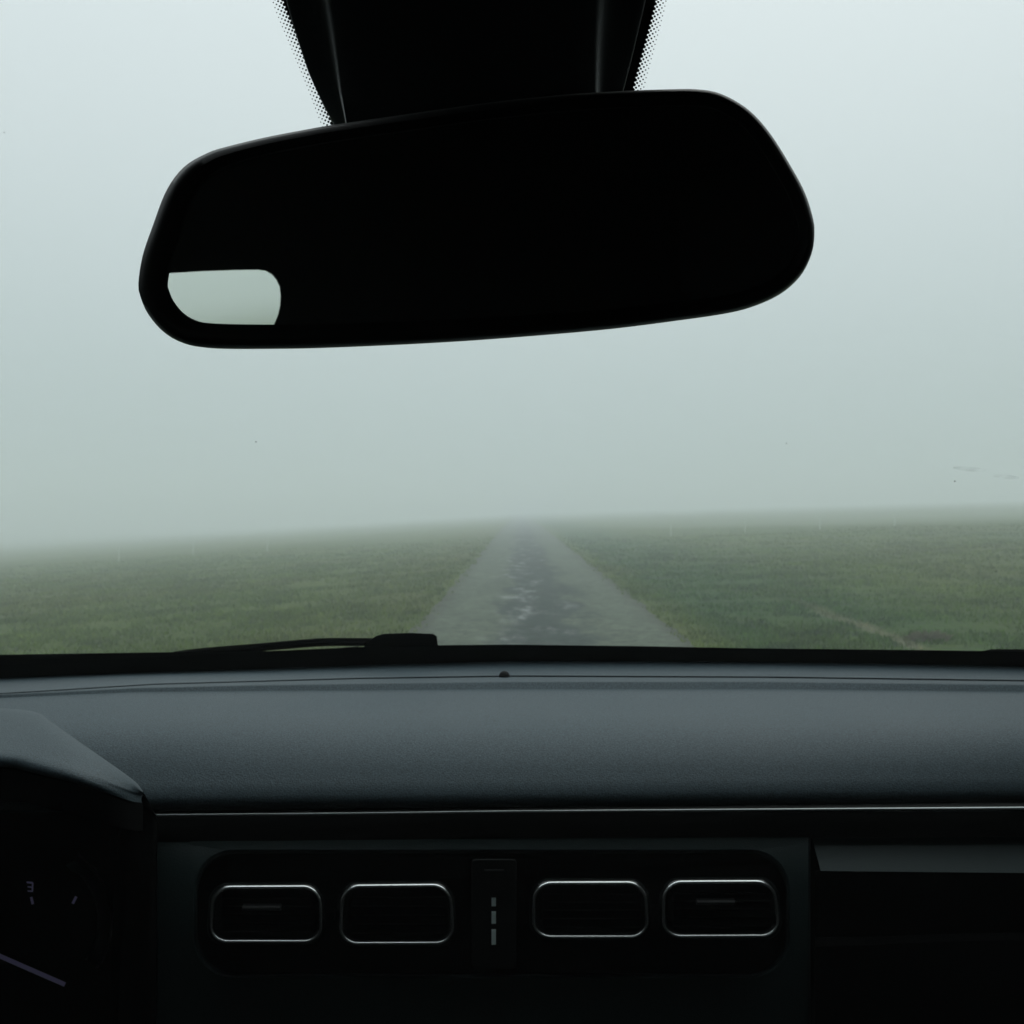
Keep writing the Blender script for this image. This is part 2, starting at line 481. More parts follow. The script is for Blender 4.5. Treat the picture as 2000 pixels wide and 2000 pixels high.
M_FRIT = mat('black_ceramic_frit', (0.004, 0.004, 0.004), 0.7, spec=0.1, noise_amt=0.1, noise_scale=30)
M_CLOTH = mat('dark_headliner', (0.02, 0.022, 0.022), 0.95, spec=0.1, noise_amt=0.2, noise_scale=80)
M_FLOCK = mat('soft_black', (0.0015, 0.0017, 0.0017), 0.95, spec=0.03, noise_amt=0.2, noise_scale=50)
M_PAINT = mat('dark_body_paint', (0.012, 0.014, 0.016), 0.3, coat=0.6, noise_amt=0.1, noise_scale=4)
M_WHITE = mat('pale_marking', (0.75, 0.88, 0.86), 0.5, noise_amt=0.05, noise_scale=80)
M_GLASS = glass('windscreen_glass', (0.945, 0.975, 0.970), 0.35, dirt=0.010)
M_TINT = glass('tinted_glass', (0.93, 0.98, 0.95), 0.3)
def emis(name, col, s):
    m = mat(name, col, 0.5, noise_amt=0.05, noise_scale=50)
    b = m.node_tree.nodes['Principled BSDF']
    b.inputs['Emission Color'].default_value = (*col, 1); b.inputs['Emission Strength'].default_value = s
    return m
M_LIT = emis('backlit_violet', (0.40, 0.38, 0.66), 0.03)
mirr = bpy.data.materials.new('mirror_silver'); mirr.use_nodes = True
_n = mirr.node_tree.nodes; _b = _n['Principled BSDF']
_b.inputs['Metallic'].default_value = 1; _b.inputs['Roughness'].default_value = 0.0
_t = _n.new('ShaderNodeTexCoord'); _a = _n.new('ShaderNodeTexNoise'); _a.inputs['Scale'].default_value = 90; _a.inputs['Detail'].default_value = 6
mirr.node_tree.links.new(_t.outputs['Object'], _a.inputs['Vector'])
_r = _n.new('ShaderNodeValToRGB'); _r.color_ramp.elements[0].position = 0.15; _r.color_ramp.elements[0].color = (0.45, 0.5, 0.48, 1)
_r.color_ramp.elements[1].position = 0.27; _r.color_ramp.elements[1].color = (1.0, 1.0, 1.0, 1)
mirr.node_tree.links.new(_a.outputs[0], _r.inputs[0]); mirr.node_tree.links.new(_r.outputs[0], _b.inputs['Base Color'])

# ------------------------------------------------------------------ the car
car = bpy.data.objects.new('car', None); COL.objects.link(car)
car['label'] = 'dark car seen from inside, its grey dashboard and mirror facing the foggy road'
car['category'] = 'car'

# windscreen surface: y = 1.06 - c x^2 - k (z' + .155), z' relative to the eye
WK, WC, WY = 1.326, 0.13, 1.06
def wdepth(px, py, off=0.0):
    u = (px - 1000) / 2000; v = -(py - 1000) / 2000
    A = WC * u * u; B = 1 + WK * v; C = -(WY + off * math.sqrt(1 + WK * WK) - WK * 0.155)
    if A < 1e-9: return -C / B
    return (-B + math.sqrt(B * B - 4 * A * C)) / (2 * A)
def W(px, py, off=0.0):
    return P(px, py, wdepth(px, py, off))
def Wxz(x, z, off=0.0):
    y = WY - WC * x * x - WK * (z - CAMZ + 0.155)
    return Vector((x, y, z)) + Vector((2 * WC * x, 1, WK)).normalized() * off

mb = MB()
rows_o = [[Wxz(x, z, 0.006) for x in np.linspace(-0.68, 0.68, 33)] for z in np.linspace(CAMZ - 0.185, CAMZ + 0.30, 20)]
mb.grid(rows_o)
windscreen = mb.build('windscreen', M_GLASS, car, smooth=True, angle=180)

# black frit along the foot of the glass
top_t = [(-900, 1338), (0, 1299), (150, 1292), (300, 1284), (500, 1273), (700, 1264), (860, 1260), (1000, 1259), (1250, 1262), (1450, 1266), (1830, 1270), (2000, 1273), (2900, 1310)]
far_t = [(-900, 1375), (0, 1325), (250, 1315), (500, 1307), (750, 1298), (1000, 1291.5), (1250, 1292), (1500, 1294), (1750, 1297), (2000, 1302), (2900, 1345)]
PX = list(np.linspace(-500, 2500, 61))
mb = MB()
mb.grid([[W(px, curve_y(top_t, px), 0.002) for px in PX], [W(px, curve_y(far_t, px) + 40, 0.002) for px in PX]])
frit = mb.build('frit_band', M_FRIT, windscreen, smooth=True, angle=180)
mb = MB()
def disc(c, r, nn=10, off=0.002):
    # disc lying on the glass around photo pixel c
    o = W(c[0], c[1], off); d = o.y
    e1 = (W(c[0] + 1, c[1], off) - o); e2 = (W(c[0], c[1] + 1, off) - o)
    ring = [o + e1 * (r * math.cos(q)) + e2 * (r * math.sin(q)) for q in [2 * math.pi * k / nn for k in range(nn)]]
    mb.cap(ring)
# left frit patch edge and right one
LE = [(500, -400), (545, -60), (553, 0), (585, 80), (620, 165), (648, 240), (668, 290)]
RE = [(1345, -400), (1290, -60), (1281, 0), (1262, 75), (1242, 150), (1232, 190), (1215, 250)]
Lc = interp(LE, 60); Rc = interp(RE, 60)
rowsL = [[W(x, y, 0.002), W(x + 60, y, 0.002), W(1000, y, 0.002)] for x, y in Lc]
rowsR = [[W(x, y, 0.002), W(x - 60, y, 0.002), W(1000, y, 0.002)] for x, y in Rc]
mb.grid(rowsL); mb.grid(rowsR)
for crv, sgn in ((LE, -1), (RE, 1)):
    c = interp(crv, 400); s = np.r_[0, np.cumsum(np.linalg.norm(np.diff(c, axis=0), axis=1))]
    step = 9.6; k = 0; d_ = 0.0
    while d_ < s[-1]:
        for j in range(5):
            dd = d_ + (step / 2 if j % 2 else 0)
            if dd > s[-1]: continue
            x = np.interp(dd, s, c[:, 0]); y = np.interp(dd, s, c[:, 1])
            r = (3.5, 2.3, 2.0, 1.6, 1.2)[j]
            i_ = min(max(int(np.searchsorted(s, dd)), 1), len(s) - 1); tg_ = c[i_] - c[i_ - 1]; tg_ /= np.linalg.norm(tg_)
            disc((x + sgn * abs(tg_[1]) * (0.5 + j * 4.8), y - sgn * tg_[0] * (0.5 + j * 4.8) * (1 if tg_[1] > 0 else -1)), r)
        d_ += step
dots = mb.build('frit_dots', M_FRIT, windscreen)

# specks of dirt on the glass
M_DIRT = mat('dirt', (0.05, 0.055, 0.05), 0.9, noise_amt=0.2)
for (x, y, r) in ((500, 863, 1.3), (1536, 866, 1.0), (1865, 940, 1.4), (8, 259, 1.0)):
    mb = MB(); disc((x, y), r, 7, 0.008)
    mb.build('dirt_speck', M_DIRT, windscreen)

# faint smear left by a wiper on the glass
M_SMEAR = bpy.data.materials.new('smear'); M_SMEAR.use_nodes = True
_n = M_SMEAR.node_tree.nodes; _l = M_SMEAR.node_tree.links; _n.clear()
_o = _n.new('ShaderNodeOutputMaterial'); _t = _n.new('ShaderNodeBsdfTransparent'); _d = _n.new('ShaderNodeBsdfDiffuse'); _m = _n.new('ShaderNodeMixShader')
_d.inputs[0].default_value = (0.1, 0.14, 0.15, 1); _c = _n.new('ShaderNodeTexCoord'); _w = _n.new('ShaderNodeTexNoise'); _w.inputs['Scale'].default_value = 60
_l.new(_c.outputs['Object'], _w.inputs['Vector']); _q = _n.new('ShaderNodeMapRange'); _q.inputs[1].default_value = 0.35; _q.inputs[2].default_value = 0.7; _q.inputs[4].default_value = 0.16
_l.new(_w.outputs[0], _q.inputs[0]); _l.new(_q.outputs[0], _m.inputs[0]); _l.new(_t.outputs[0], _m.inputs[1]); _l.new(_d.outputs[0], _m.inputs[2]); _l.new(_m.outputs[0], _o.inputs[0])
for (x, y, a, b_) in ((1895, 916, 34, 4.5), (1965, 931, 26, 4.0)):
    mb = MB(); mb.cap([W(x + a * math.cos(q), y + b_ * math.sin(q) + 0.08 * a * math.cos(q), 0.0075) for q in [2 * math.pi * k / 24 for k in range(24)]])
    mb.build('wiper_smear', M_SMEAR, windscreen)

# ---- sensor housing on the glass behind the mirror
def hous(px, py, lift): 
    p = W(px, py, 0.0); 
    return p + Vector((0, -1, -WK)).normalized() * lift
mb = MB()
ys_ = list(np.linspace(-400, 330, 34))
def lx(t, y): return float(np.interp(y, [a[1] for a in t], [a[0] for a in t]))
L1 = [(470, -400), (528, -160), (562, 0), (581, 65), (604, 135), (630, 192), (656, 241), (690, 330)]
L2 = [(545, -400), (600, -160), (634, 0), (650, 80), (664, 150), (676, 195), (700, 330)]
R1 = [(1330, -400), (1285, -160), (1259, 0), (1238, 90), (1216, 176), (1180, 330)]
R2 = [(1240, -400), (1205, -160), (1187, 0), (1178, 90), (1171, 177), (1150, 330)]
for y in [0]:
    pass
rows = []
for y in ys_:
    a1, a2, b2, b1 = lx(L1, y), lx(L2, y), lx(R2, y), lx(R1, y)
    r_ = []
    r_.append(hous(a1, y, -0.0015)); r_.append(hous(a1, y, 0.003)); r_.append(hous(a1 + 2.0, y, 0.0052)); r_.append(hous(a1 + 5, y, 0.006))
    for t in (0.25, 0.5, 0.75): r_.append(hous(a1 + 5 + (a2 - a1 - 9) * t, y, 0.006 + 0.004 * t))
    bw = float(np.interp(y, [-160, 0, 200], [26, 20, 7]))
    for k_, lf in ((-0.5, 0.0103), (-0.1, 0.0115), (0.3, 0.0145), (0.7, 0.0190), (1.1, 0.0235), (1.6, 0.0265)): r_.append(hous(a2 + bw * k_, y, lf))
    a2 += bw * 1.6 - 20; b2 -= bw * 1.6 - 20
    for t in np.linspace(0.1, 0.9, 7): r_.append(hous(a2 + 20 + (b2 - a2 - 40) * t, y, 0.028 + 0.006 * math.sin(math.pi * t)))
    b2 += bw * 1.6 - 20
    for k_, lf in reversed(((-0.5, 0.0103), (-0.1, 0.0115), (0.3, 0.0145), (0.7, 0.0190), (1.1, 0.0235), (1.6, 0.0265))): r_.append(hous(b2 - bw * k_, y, lf))
    for t in (0.75, 0.5, 0.25): r_.append(hous(b1 - 5 - (b1 - b2 - 9) * t, y, 0.006 + 0.004 * t))
    r_.append(hous(b1 - 5, y, 0.006)); r_.append(hous(b1 - 2.0, y, 0.0052)); r_.append(hous(b1, y, 0.003)); r_.append(hous(b1, y, -0.0015))
    rows.append(r_)
mb.grid(rows); mb.cap(rows[-1])
mb.build('sensor_housing', M_BLACK, car, smooth=True, angle=50)

# ---- rear-view mirror
MA, MBt = R(14), R(7.5)
mn = Vector((-math.sin(MA) * math.cos(MBt), -math.cos(MA) * math.cos(MBt), -math.sin(MBt)))
M0 = P(930, 430, 0.42)
def onplane(px, py, off=0.0):
    d = P(px, py, 1.0) - Vector((0, 0, CAMZ)); c0 = Vector((0, 0, CAMZ))
    t = (M0 + mn * off - c0).dot(mn) / d.dot(mn)
    return c0 + d * t
OUT = [(268.6, 553.7), (277, 499), (296.6, 441), (323.8, 371), (358.7, 324.7), (405, 297.5), (444, 285), (521.7, 266.5), (599.4, 251.7), (650, 243),
       (800, 221), (950, 200), (1100, 184), (1232, 176), (1326, 173), (1362, 173.5), (1398.5, 179), (1434.8, 195), (1471, 221), (1507, 263), (1543.5, 321),
       (1572.5, 375), (1588.8, 426), (1591.7, 455), (1587, 491), (1565, 534.8), (1525, 571), (1471, 596), (1416.7, 610), (1326, 623.5), (1181, 641.7),
       (1000, 657.5), (832, 669), (638, 678), (521.7, 680.6), (405, 680), (358.7, 672), (319.9, 650.8), (288.8, 615.8), (273, 581)]
out = closed_interp(OUT, 240)
cen = np.array([940, 420.0])
# inward normals in photo space
def inset(poly, amt):
    n_ = len(poly); res = []
    tng = np.roll(poly, -3, 0) - np.roll(poly, 3, 0)
    nr = np.stack([-tng[:, 1], tng[:, 0]], 1); nr /= np.linalg.norm(nr, axis=1)[:, None]
    sg = np.sign(((cen - poly) * nr).sum(1)); nr *= sg[:, None]
    a = amt if np.ndim(amt) else np.full(n_, amt)
    return poly + nr * a[:, None]
ring0 = [onplane(*p) for p in out]
# bezel width: wide at left and foot, narrow elsewhere
amt = np.array([np.interp(p[0], [269, 420, 900, 1592], [54, 48, 42, 30]) if p[1] > 470 or p[0] < 400 else 32.0 for p in out])
for _ in range(30): amt = (amt + np.roll(amt, 1) + np.roll(amt, -1)) / 3
inn = inset(out, amt)
# exact lower-left corner of the glass
ring_in = [onplane(*p, 0.0) for p in inn]
back_c = sum(ring0, Vector()) / len(ring0)
mb = MB()
def scaled(f, off):      # outline shrunk in its own plane, moved off the plane (negative = away from the camera)
    return [back_c + (p - back_c) * f + mn * off for p in ring0]
mid_ring = [onplane(*p, 0.0005) for p in inset(out, amt * 0.78)]
rim = [onplane(*p, 0.0025) for p in inset(out, amt * 0.45)]
rim2 = [onplane(*p, 0.0015) for p in inset(out, amt * 0.18)]
rows = [[p + mn * -0.003 for p in ring_in], ring_in, mid_ring, rim, rim2]
rows += [[onplane(*p, -0.003) for p in inset(out, amt * 0.03)], scaled(1.0, -0.008), scaled(0.99, -0.016), scaled(0.95, -0.026), scaled(0.85, -0.034), scaled(0.6, -0.040), scaled(0.25, -0.042)]
mb.grid(rows, close=True); mb.cap(rows[-1])
mirror = mb.build('rear_view_mirror', mat('mirror_housing', (0.007, 0.009, 0.009), 0.48, spec=0.35, noise_amt=0.1, noise_scale=30), car, smooth=True, angle=60)
mb = MB(); mb.fan([p + mn * -0.0012 for p in [onplane(*q, 0.0) for q in inset(out, amt * 0.995)]])
mb.build('mirror_glass', mirr, mirror)
# ball joint and stalk up to the housing
mb = MB(); c0 = back_c + mn * -0.035 + Vector((0, 0, 0.0))
mb.tube([c0, c0 + Vector((0, 0.03, 0.03)), c0 + Vector((0, 0.05, 0.06))], [0.012, 0.014, 0.018], 16)
mb.build('mirror_stalk', M_BLACK, car, smooth=True)

# reflected ray for planning the side window
def reflect_hit(px, py, X):
    q = onplane(px, py, -0.0012); d = (q - Vector((0, 0, CAMZ))).normalized()
    r = d - 2 * d.dot(mn) * mn
    t = (X - q.x) / r.x
    return q + r * t

# ---- dashboard
DZ = 0.1535
def far_depth(px):
    return min(wdepth(px, curve_y(far_t, px)), 5)
seam_t = [(-900, 1385), (0, 1356), (300, 1337), (700, 1325.5), (1000, 1321), (1500, 1323), (2000, 1330), (2900, 1370)]
g1_t = [(-900, 1395), (0, 1358), (254, 1344), (500, 1338), (700, 1335), (1000, 1331), (1500, 1331), (2000, 1337), (2900, 1380)]
g2_t = [(-900, 1405), (0, 1363), (254, 1352), (500, 1350), (700, 1349), (1000, 1347), (1500, 1347), (2000, 1352), (2900, 1395)]
lip_t = [(-900, 1600), (0, 1586), (283, 1582), (1000, 1576), (2000, 1568), (2900, 1562)]
PXD = list(np.linspace(-480, 2480, 149))
mb = MB(); rows = []
def row(tb, zz, dpy=0.0):
    """row at photo height tb with height zz below the eye -> depth follows"""
    r = []
    for px in PXD:
        py = curve_y(tb, px) + dpy; v = (py - 1000) / 2000
        r.append(P(px, py, zz / v))
    return r
def rowfrac(f, zz):
    r = []
    for px in PXD:
        py = curve_y(g2_t, px) * (1 - f) + curve_y(lip_t, px) * f; v = (py - 1000) / 2000
        w = min(1, (curve_y(g2_t, px) - curve_y(g1_t, px)) / 16)
        r.append(P(px, py, (zz - 0.0065 * (1 - w) * max(0, 1 - 1.6 * f)) / v))
    return r
far = [W(px, curve_y(far_t, px), -0.001) for px in PXD]
rows.append(far)
def between(f):
    r = []
    for i, px in enumerate(PXD):
        py = curve_y(far_t, px) * (1 - f) + curve_y(seam_t, px) * f; v = (py - 1000) / 2000
        z0 = CAMZ - far[i].z; zz = z0 * (1 - f) + 0.1580 * f
        r.append(P(px, py, zz / v))
    return r
rows += [between(0.35), between(0.7), between(0.94)]
rows += [row(seam_t, 0.1592, -1.2), row(seam_t, 0.15945), row(seam_t, 0.1588, 1.5)]
def groove(f, dz):
    r = []
    for px in PXD:
        a, b_ = curve_y(g1_t, px), curve_y(g2_t, px); w = min(1, (b_ - a) / 16)
        py = a * (1 - f) + b_ * f
        r.append(P(px, py, (0.1590 + dz * w) / ((py - 1000) / 2000)))
    return r
rows += [row(g1_t, 0.1588, -2), groove(0.0, 0.0002), groove(0.12, 0.0007), groove(0.85, 0.0058), groove(1.0, 0.0065)]
prof = [(0.05, 0.1660), (0.12, 0.1667), (0.22, 0.1683), (0.33, 0.1712), (0.445, 0.1770), (0.555, 0.1837), (0.665, 0.1910), (0.775, 0.1988), (0.885, 0.2064), (0.95, 0.2119), (1.0, 0.2172)]
for f, zz in prof: rows.append(rowfrac(f, zz))
last = rows[-1]
rows.append([p + Vector((0, 0.012, -0.004)) for p in last]); rows.append([p + Vector((0, 0.05, -0.008)) for p in last])
mb.grid(rows)
dash = mb.build('dashboard', M_DASH, car, smooth=True, angle=75)

# light sensor dome on the dashboard
mb = MB(); c = P(985, 1319, 0.1575 / 0.1595)
rr = [[c + Vector((math.cos(a) * r, math.sin(a) * r * 1.0, z)) for a in [2 * math.pi * k / 20 for k in range(20)]] for r, z in ((0.0054, -0.003), (0.0052, 0.0), (0.0044, 0.0020), (0.0030, 0.0034), (0.001, 0.0041))]
mb.grid(rr, close=True); mb.cap(rr[-1])
mb.build('light_sensor', M_MATT, car, smooth=True, angle=60)

# ---- decorative strip under the dashboard lip
PXT = list(np.linspace(292, 2480, 90))
tt = [(150, 1592), (283, 1590.5), (700, 1587), (1000, 1583), (2000, 1575.5), (2480, 1572)]
tb_ = [(150, 1650), (308, 1649), (1000, 1640), (1570, 1637.5), (2000, 1634), (2480, 1632)]
mb = MB()
TD = 0.742
def trow(t, dpy, d): return [P(px, curve_y(t, px) + dpy, d) for px in PXT]
rows = [trow(tt, -8, TD + 0.02), trow(tt, -1, TD + 0.004), trow(tt, 4, TD + 0.0005), trow(tt, 8, TD), trow(tb_, -4, TD + 0.006), trow(tb_, 0, TD + 0.010), trow(tb_, 0, TD + 0.03)]
mb.grid(rows)
strip = mb.build('trim_strip', M_MATT, car, smooth=True, angle=50)
mb = MB()
w_ = lambda px: float(np.interp(px, [150, 1000, 1500, 2000, 2480], [1.6, 1.6, 2.6, 4.5, 5.5]))
prow = []
for k in range(9):
    a = math.pi * (0.02 + 0.96 * k / 8)
    prow.append([P(px, curve_y(tt, px) + w_(px) - w_(px) * math.cos(a), TD - 0.0004 + (1 - math.sin(a)) * w_(px) * 0.0003) for px in PXT])
mb.grid(prow)
mb.build('bright_edge', M_ALU, strip, smooth=True, angle=180)

# ---- centre panel with a rounded recess
PD = 0.750
def rrect(x0, y0, x1, y1, r, n=10, skew=0.0):
    pts = []
    for (cx, cy, a0) in ((x1 - r, y0 + r, -90), (x1 - r, y1 - r, 0), (x0 + r, y1 - r, 90), (x0 + r, y0 + r, 180)):
        for k in range(n + 1):
            a = math.radians(a0 + 90 * k / n)
            pts.append((cx + r * math.cos(a), cy + r * math.sin(a)))
    return pts
def quadwarp(pts, x0, y0, x1, y1, c):
    """map the rectangle onto four corners c = tl, tr, br, bl"""
    o = []
    for x, y in pts:
        s = (x - x0) / (x1 - x0); t = (y - y0) / (y1 - y0)
        a = np.array(c[0]) * (1 - s) + np.array(c[1]) * s; b_ = np.array(c[3]) * (1 - s) + np.array(c[2]) * s
        o.append(tuple(a * (1 - t) + b_ * t))
    return o
rec = rrect(383, 1664, 1538, 1905, 78, 12)
outer = []
for x, y in rec:   # push each point out to the panel rectangle
    pass
NB = len(rec)
box = (303, 1625, 1583, 2120)
cx_, cy_ = 960, 1785
outer = []
for (x, y) in rec:
    dx, dy = x - cx_, y - cy_
    t = min((box[2] - cx_) / dx if dx > 0 else (box[0] - cx_) / dx if dx < 0 else 9e9, (box[3] - cy_) / dy if dy > 0 else (box[1] - cy_) / dy if dy < 0 else 9e9)
    outer.append((cx_ + dx * t, cy_ + dy * t))
# snap the nearest outer point to each box corner
for cxx, cyy in ((box[0], box[1]), (box[2], box[1]), (box[2], box[3]), (box[0], box[3])):
    i = min(range(NB), key=lambda k: (outer[k][0] - cxx) ** 2 + (outer[k][1] - cyy) ** 2)
    outer[i] = (cxx, cyy)
def pd(y, extra=0.0): return PD - 0.014 * (1 - math.exp(-max(y - 1636, 0) / 55)) + extra
mb = MB()
def ringp(pts, e): return [P(x, y, pd(y, e)) for x, y in pts]
def shrink(pts, k, c=(960, 1785)):
    return [(x + (k if x < c[0] else -k) * min(1, abs(x - c[0]) / 50), y + (k if y < c[1] else -k)) for x, y in pts]
rows = [ringp([(x, y) for x, y in outer], 0.03), ringp(shrink(outer, 3), 0.001), ringp(shrink(outer, 5), 0.0), ringp(shrink(rec, -5), 0.0), ringp(shrink(rec, -1), 0.002), ringp(rec, 0.006), ringp(shrink(rec, 3), 0.016)]
mb.grid(rows, close=True)
mb.build('centre_panel', M_PANEL, car, smooth=True, angle=35)
mb = MB()
rb = ringp(shrink(rec, -8), 0.016)
mb.cap(rb)
mb.build('vent_recess', M_FLOCK, car)

# ---- air vents
VD = 0.716
def vent_ring_pts(tl, tr, br, bl, r):
    q = rrect(0, 0, 220, 110, r, 10)
    # slight bulge of the long sides
    w = quadwarp(q, 0, 0, 220, 110, (tl, tr, br, bl))
    cx = sum(p[0] for p in w) / len(w); cy = sum(p[1] for p in w) / len(w)
    o = []
    for (x, y), (qx, qy) in zip(w, q):
        s = (qx - 110) / 110
        o.append((x, y + (-4 if qy < 55 else 3) * (1 - s * s)))
    return o
VENTS = [((417, 1733), (626, 1732), (630, 1838), (409, 1838), False, 'plain'),
         ((668, 1731), (880, 1729), (888, 1841), (663, 1842), False, 'x'),
         ((1042, 1725), (1260, 1724), (1267, 1829), (1040, 1829), False, 'x'),
         ((1296, 1723), (1512, 1722), (1523, 1827), (1293, 1828), True, 'plain')]
def make_vent(i, tl, tr, br, bl, tab):
    pts = vent_ring_pts(tl, tr, br, bl, 33)
    mb = MB()
    def sh(k, e):
        cx = (tl[0] + br[0]) / 2; cy = (tl[1] + br[1]) / 2; hw = (tr[0] - tl[0]) / 2; hh = (br[1] - tr[1]) / 2
        return [P(cx + (x - cx) * (hw - k) / hw, cy + (y - cy) * (hh - k) / hh, VD + e) for x, y in pts]
    rows = [sh(-7, 0.040), sh(-7, 0.006), sh(-4, 0.002), sh(-1, 0.0006), sh(4, 0.0006), sh(7, 0.002), sh(9, 0.010)]
    mb.grid(rows, close=True)
    # inner face and horizontal vanes
    mb.cap(sh(9, 0.0098))
    body = mb.build('air_vent', M_GLOSS, car, smooth=True, angle=35)
    cx = (tl[0] + br[0]) / 2; cy = (tl[1] + br[1]) / 2; hw = (tr[0] - tl[0]) / 2 - 14; hh = (br[1] - tr[1]) / 2 - 12
    mb = MB()
    for k in range(5):
        y = cy - hh + 2 * hh * (k + 0.5) / 5
        a = P(cx - hw, y - 2, VD + 0.004); c = P(cx + hw, y + 2, VD + 0.0085)
        z0 = P(cx, y, VD + 0.005).z
        mb.add([(a.x, VD + 0.003, z0 + 0.0009), (c.x, VD + 0.003, z0 + 0.0009), (c.x, VD + 0.0095, z0 + 0.0029), (a.x, VD + 0.0095, z0 + 0.0029),
                (a.x, VD + 0.003, z0), (c.x, VD + 0.003, z0), (c.x, VD + 0.0095, z0 + 0.002), (a.x, VD + 0.0095, z0 + 0.002)],
               [(0, 1, 2, 3), (4, 7, 6, 5), (0, 4, 5, 1), (1, 5, 6, 2), (3, 2, 6, 7), (0, 3, 7, 4)])
    mb.build('vane', M_FLOCK, body)
    mb = MB(); mb.tube([p + Vector((0, -0.0006, 0)) for p in sh(1.5, 0)], 0.0012, 8, close=True)
    rg_ = mb.build('chrome_ring', M_CHROME, body, smooth=True, angle=180)
    if tab:
        tx, ty = (512, 1772) if i == 0 else (1397, 1761)
        mb = MB(); a = P(tx - 37, ty - 6, VD + 0.002); c = P(tx + 37, ty + 6, VD + 0.002)
        r_ = []
        for k in range(9):
            q = math.pi * k / 8
            r_.append([(a.x, VD + 0.003 - math.sin(q) * 0.004, (a.z + c.z) / 2 + math.cos(q) * (a.z - c.z) / 2), (c.x, VD + 0.003 - math.sin(q) * 0.004, (a.z + c.z) / 2 + math.cos(q) * (a.z - c.z) / 2)])
        mb.grid(r_); mb.cap([x[0] for x in r_]); mb.cap([x[1] for x in r_])
        mb.build('vent_tab', M_BLACK, body, smooth=True, angle=60)
make_vent(0, *VENTS[0][:4], True)
make_vent(1, *VENTS[1][:4], False)
make_vent(2, *VENTS[2][:4], False)
make_vent(3, *VENTS[3][:4], True)
for (x0, x1, y) in ((630, 662, 1786), (1267, 1293, 1778)):
    mb = MB(); a = P(x0 + 6, y - 3, VD + 0.006); c = P(x1 - 6, y + 3, VD + 0.014); mb.box((a.x, a.y, c.z), (c.x, c.y, a.z))
    mb.build('vent_bridge', M_FLOCK, car)
# slider panel between the vents, with three pale marks
mb = MB()
sp_ = rrect(921, 1678, 1009, 1892, 8, 4)
ra = [P(x, y, VD + 0.040) for x, y in sp_]; rb = [P(x, y, VD + 0.005) for x, y in sp_]; rc = [P(x + (1.5 if x < 965 else -1.5), y + (1.5 if y < 1780 else -1.5), VD + 0.004) for x, y in sp_]
mb.grid([ra, rb, rc], close=True); mb.cap(rc)
slider = mb.build('vent_slider', M_MATT, car, smooth=True, angle=35)
mb = MB(); a = P(946, 1700, VD + 0.0015); c = P(984, 1740, VD + 0.004)
mb.box((a.x, a.y, c.z), (c.x, c.y, a.z)); mb.build('slider_knob', M_MATT, slider)
for (y0, y1) in ((1754, 1769), (1781, 1803), (1816, 1844)):
    mb = MB(); a = P(960, y0, VD + 0.003); c = P(968.5, y1, VD + 0.004)
    mb.box((a.x, a.y, c.z), (c.x, c.y, a.z)); mb.build('slider_mark', M_WHITE, slider)

# ---- glovebox side: upper panel, dark shelf and lid below
mb = MB()
gp = [(1586, 1637), (2500, 1630), (2500, 1712), (2000, 1705), (1603, 1701)]
fr_ = [P(x, y, 0.756 - (y - 1637) * 0.00030) for x, y in gp]; bk_ = [P(x, y, 0.78) for x, y in gp]
mb.grid([bk_, fr_], close=True); mb.cap(fr_)
mb.build('glovebox_panel', M_PANEL, car)
mb = MB()
PXG = list(np.linspace(1592, 2500, 30))
rws = [[P(px, 1700, 0.80) for px in PXG], [P(px, 1830, 0.79) for px in PXG], [P(px, 1835 - 14 * math.sin((px - 1592) / 908 * 3.1), 0.735) for px in PXG], [P(px, 1850 - 14 * math.sin((px - 1592) / 908 * 3.1), 0.727) for px in PXG], [P(px, 2120, 0.735) for px in PXG]]
mb.grid(rws); mb.build('glovebox_lid', M_FLOCK, car, smooth=True, angle=50)

# ---- instrument hood at the left
B_ = [(-650, 1352), (-300, 1368), (0, 1383), (50, 1387), (80, 1394), (98, 1408), (140, 1438), (200, 1480), (245, 1512), (268, 1530), (279, 1545)]
F_ = [(-650, 1440), (-300, 1458), (0, 1476), (60, 1488), (110, 1500), (150, 1511), (195, 1526), (225, 1537), (250, 1546), (266, 1551), (279, 1553)]
Bn = interp(B_, 60); Fn = interp(F_, 60)
def HP(px, py, zz): return P(px, py, zz / ((py - 1000) / 2000))
rows = []
for f, zz in ((0, 0.1600), (0.03, 0.1572), (0.08, 0.1556), (0.25, 0.1558), (0.45, 0.1566), (0.65, 0.1580), (0.82, 0.1590), (0.93, 0.1598), (1.0, 0.1606)):
    r_ = []
    for i in range(60):
        p = Bn[i] * (1 - f) + Fn[i] * f
        s = max(0, (p[0] - 60) / 219); z2 = zz + 0.029 * s ** 3
        r_.append(HP(p[0], p[1], z2))
    rows.append(r_)
lst = rows[-1]
under = []
for k_, (dy_, dz_) in enumerate(((-0.0015, -0.0016), (-0.0025, -0.0042), (-0.0026, -0.008), (-0.001, -0.012), (0.007, -0.016), (0.04, -0.018), (0.055, -0.018), (0.055, -0.06))):
    (rows if k_ < 4 else under).append([p + Vector((0, dy_ if dy_ < 0 else dy_ * (1 - i / 59), dz_ * (1 - 0.6 * i / 59))) for i, p in enumerate(lst)])
mb = MB(); mb.grid(rows)
hood_rows = rows
hood = mb.build('instrument_hood', M_HOODTOP, car, smooth=True, angle=180)
mb = MB(); skirt = rows[0]; mb.grid([skirt, [p + Vector((0.005 * min(1, max(0, i - 12) / 10), 0.002, -0.011)) for i, p in enumerate(skirt)], [p + Vector((0.005, 0.02, -0.03)) for p in skirt]])
mb.build('hood_side_shade', M_MATT, hood, smooth=True)  # dark skirt, its colour standing in for the shadow along the hood's edge
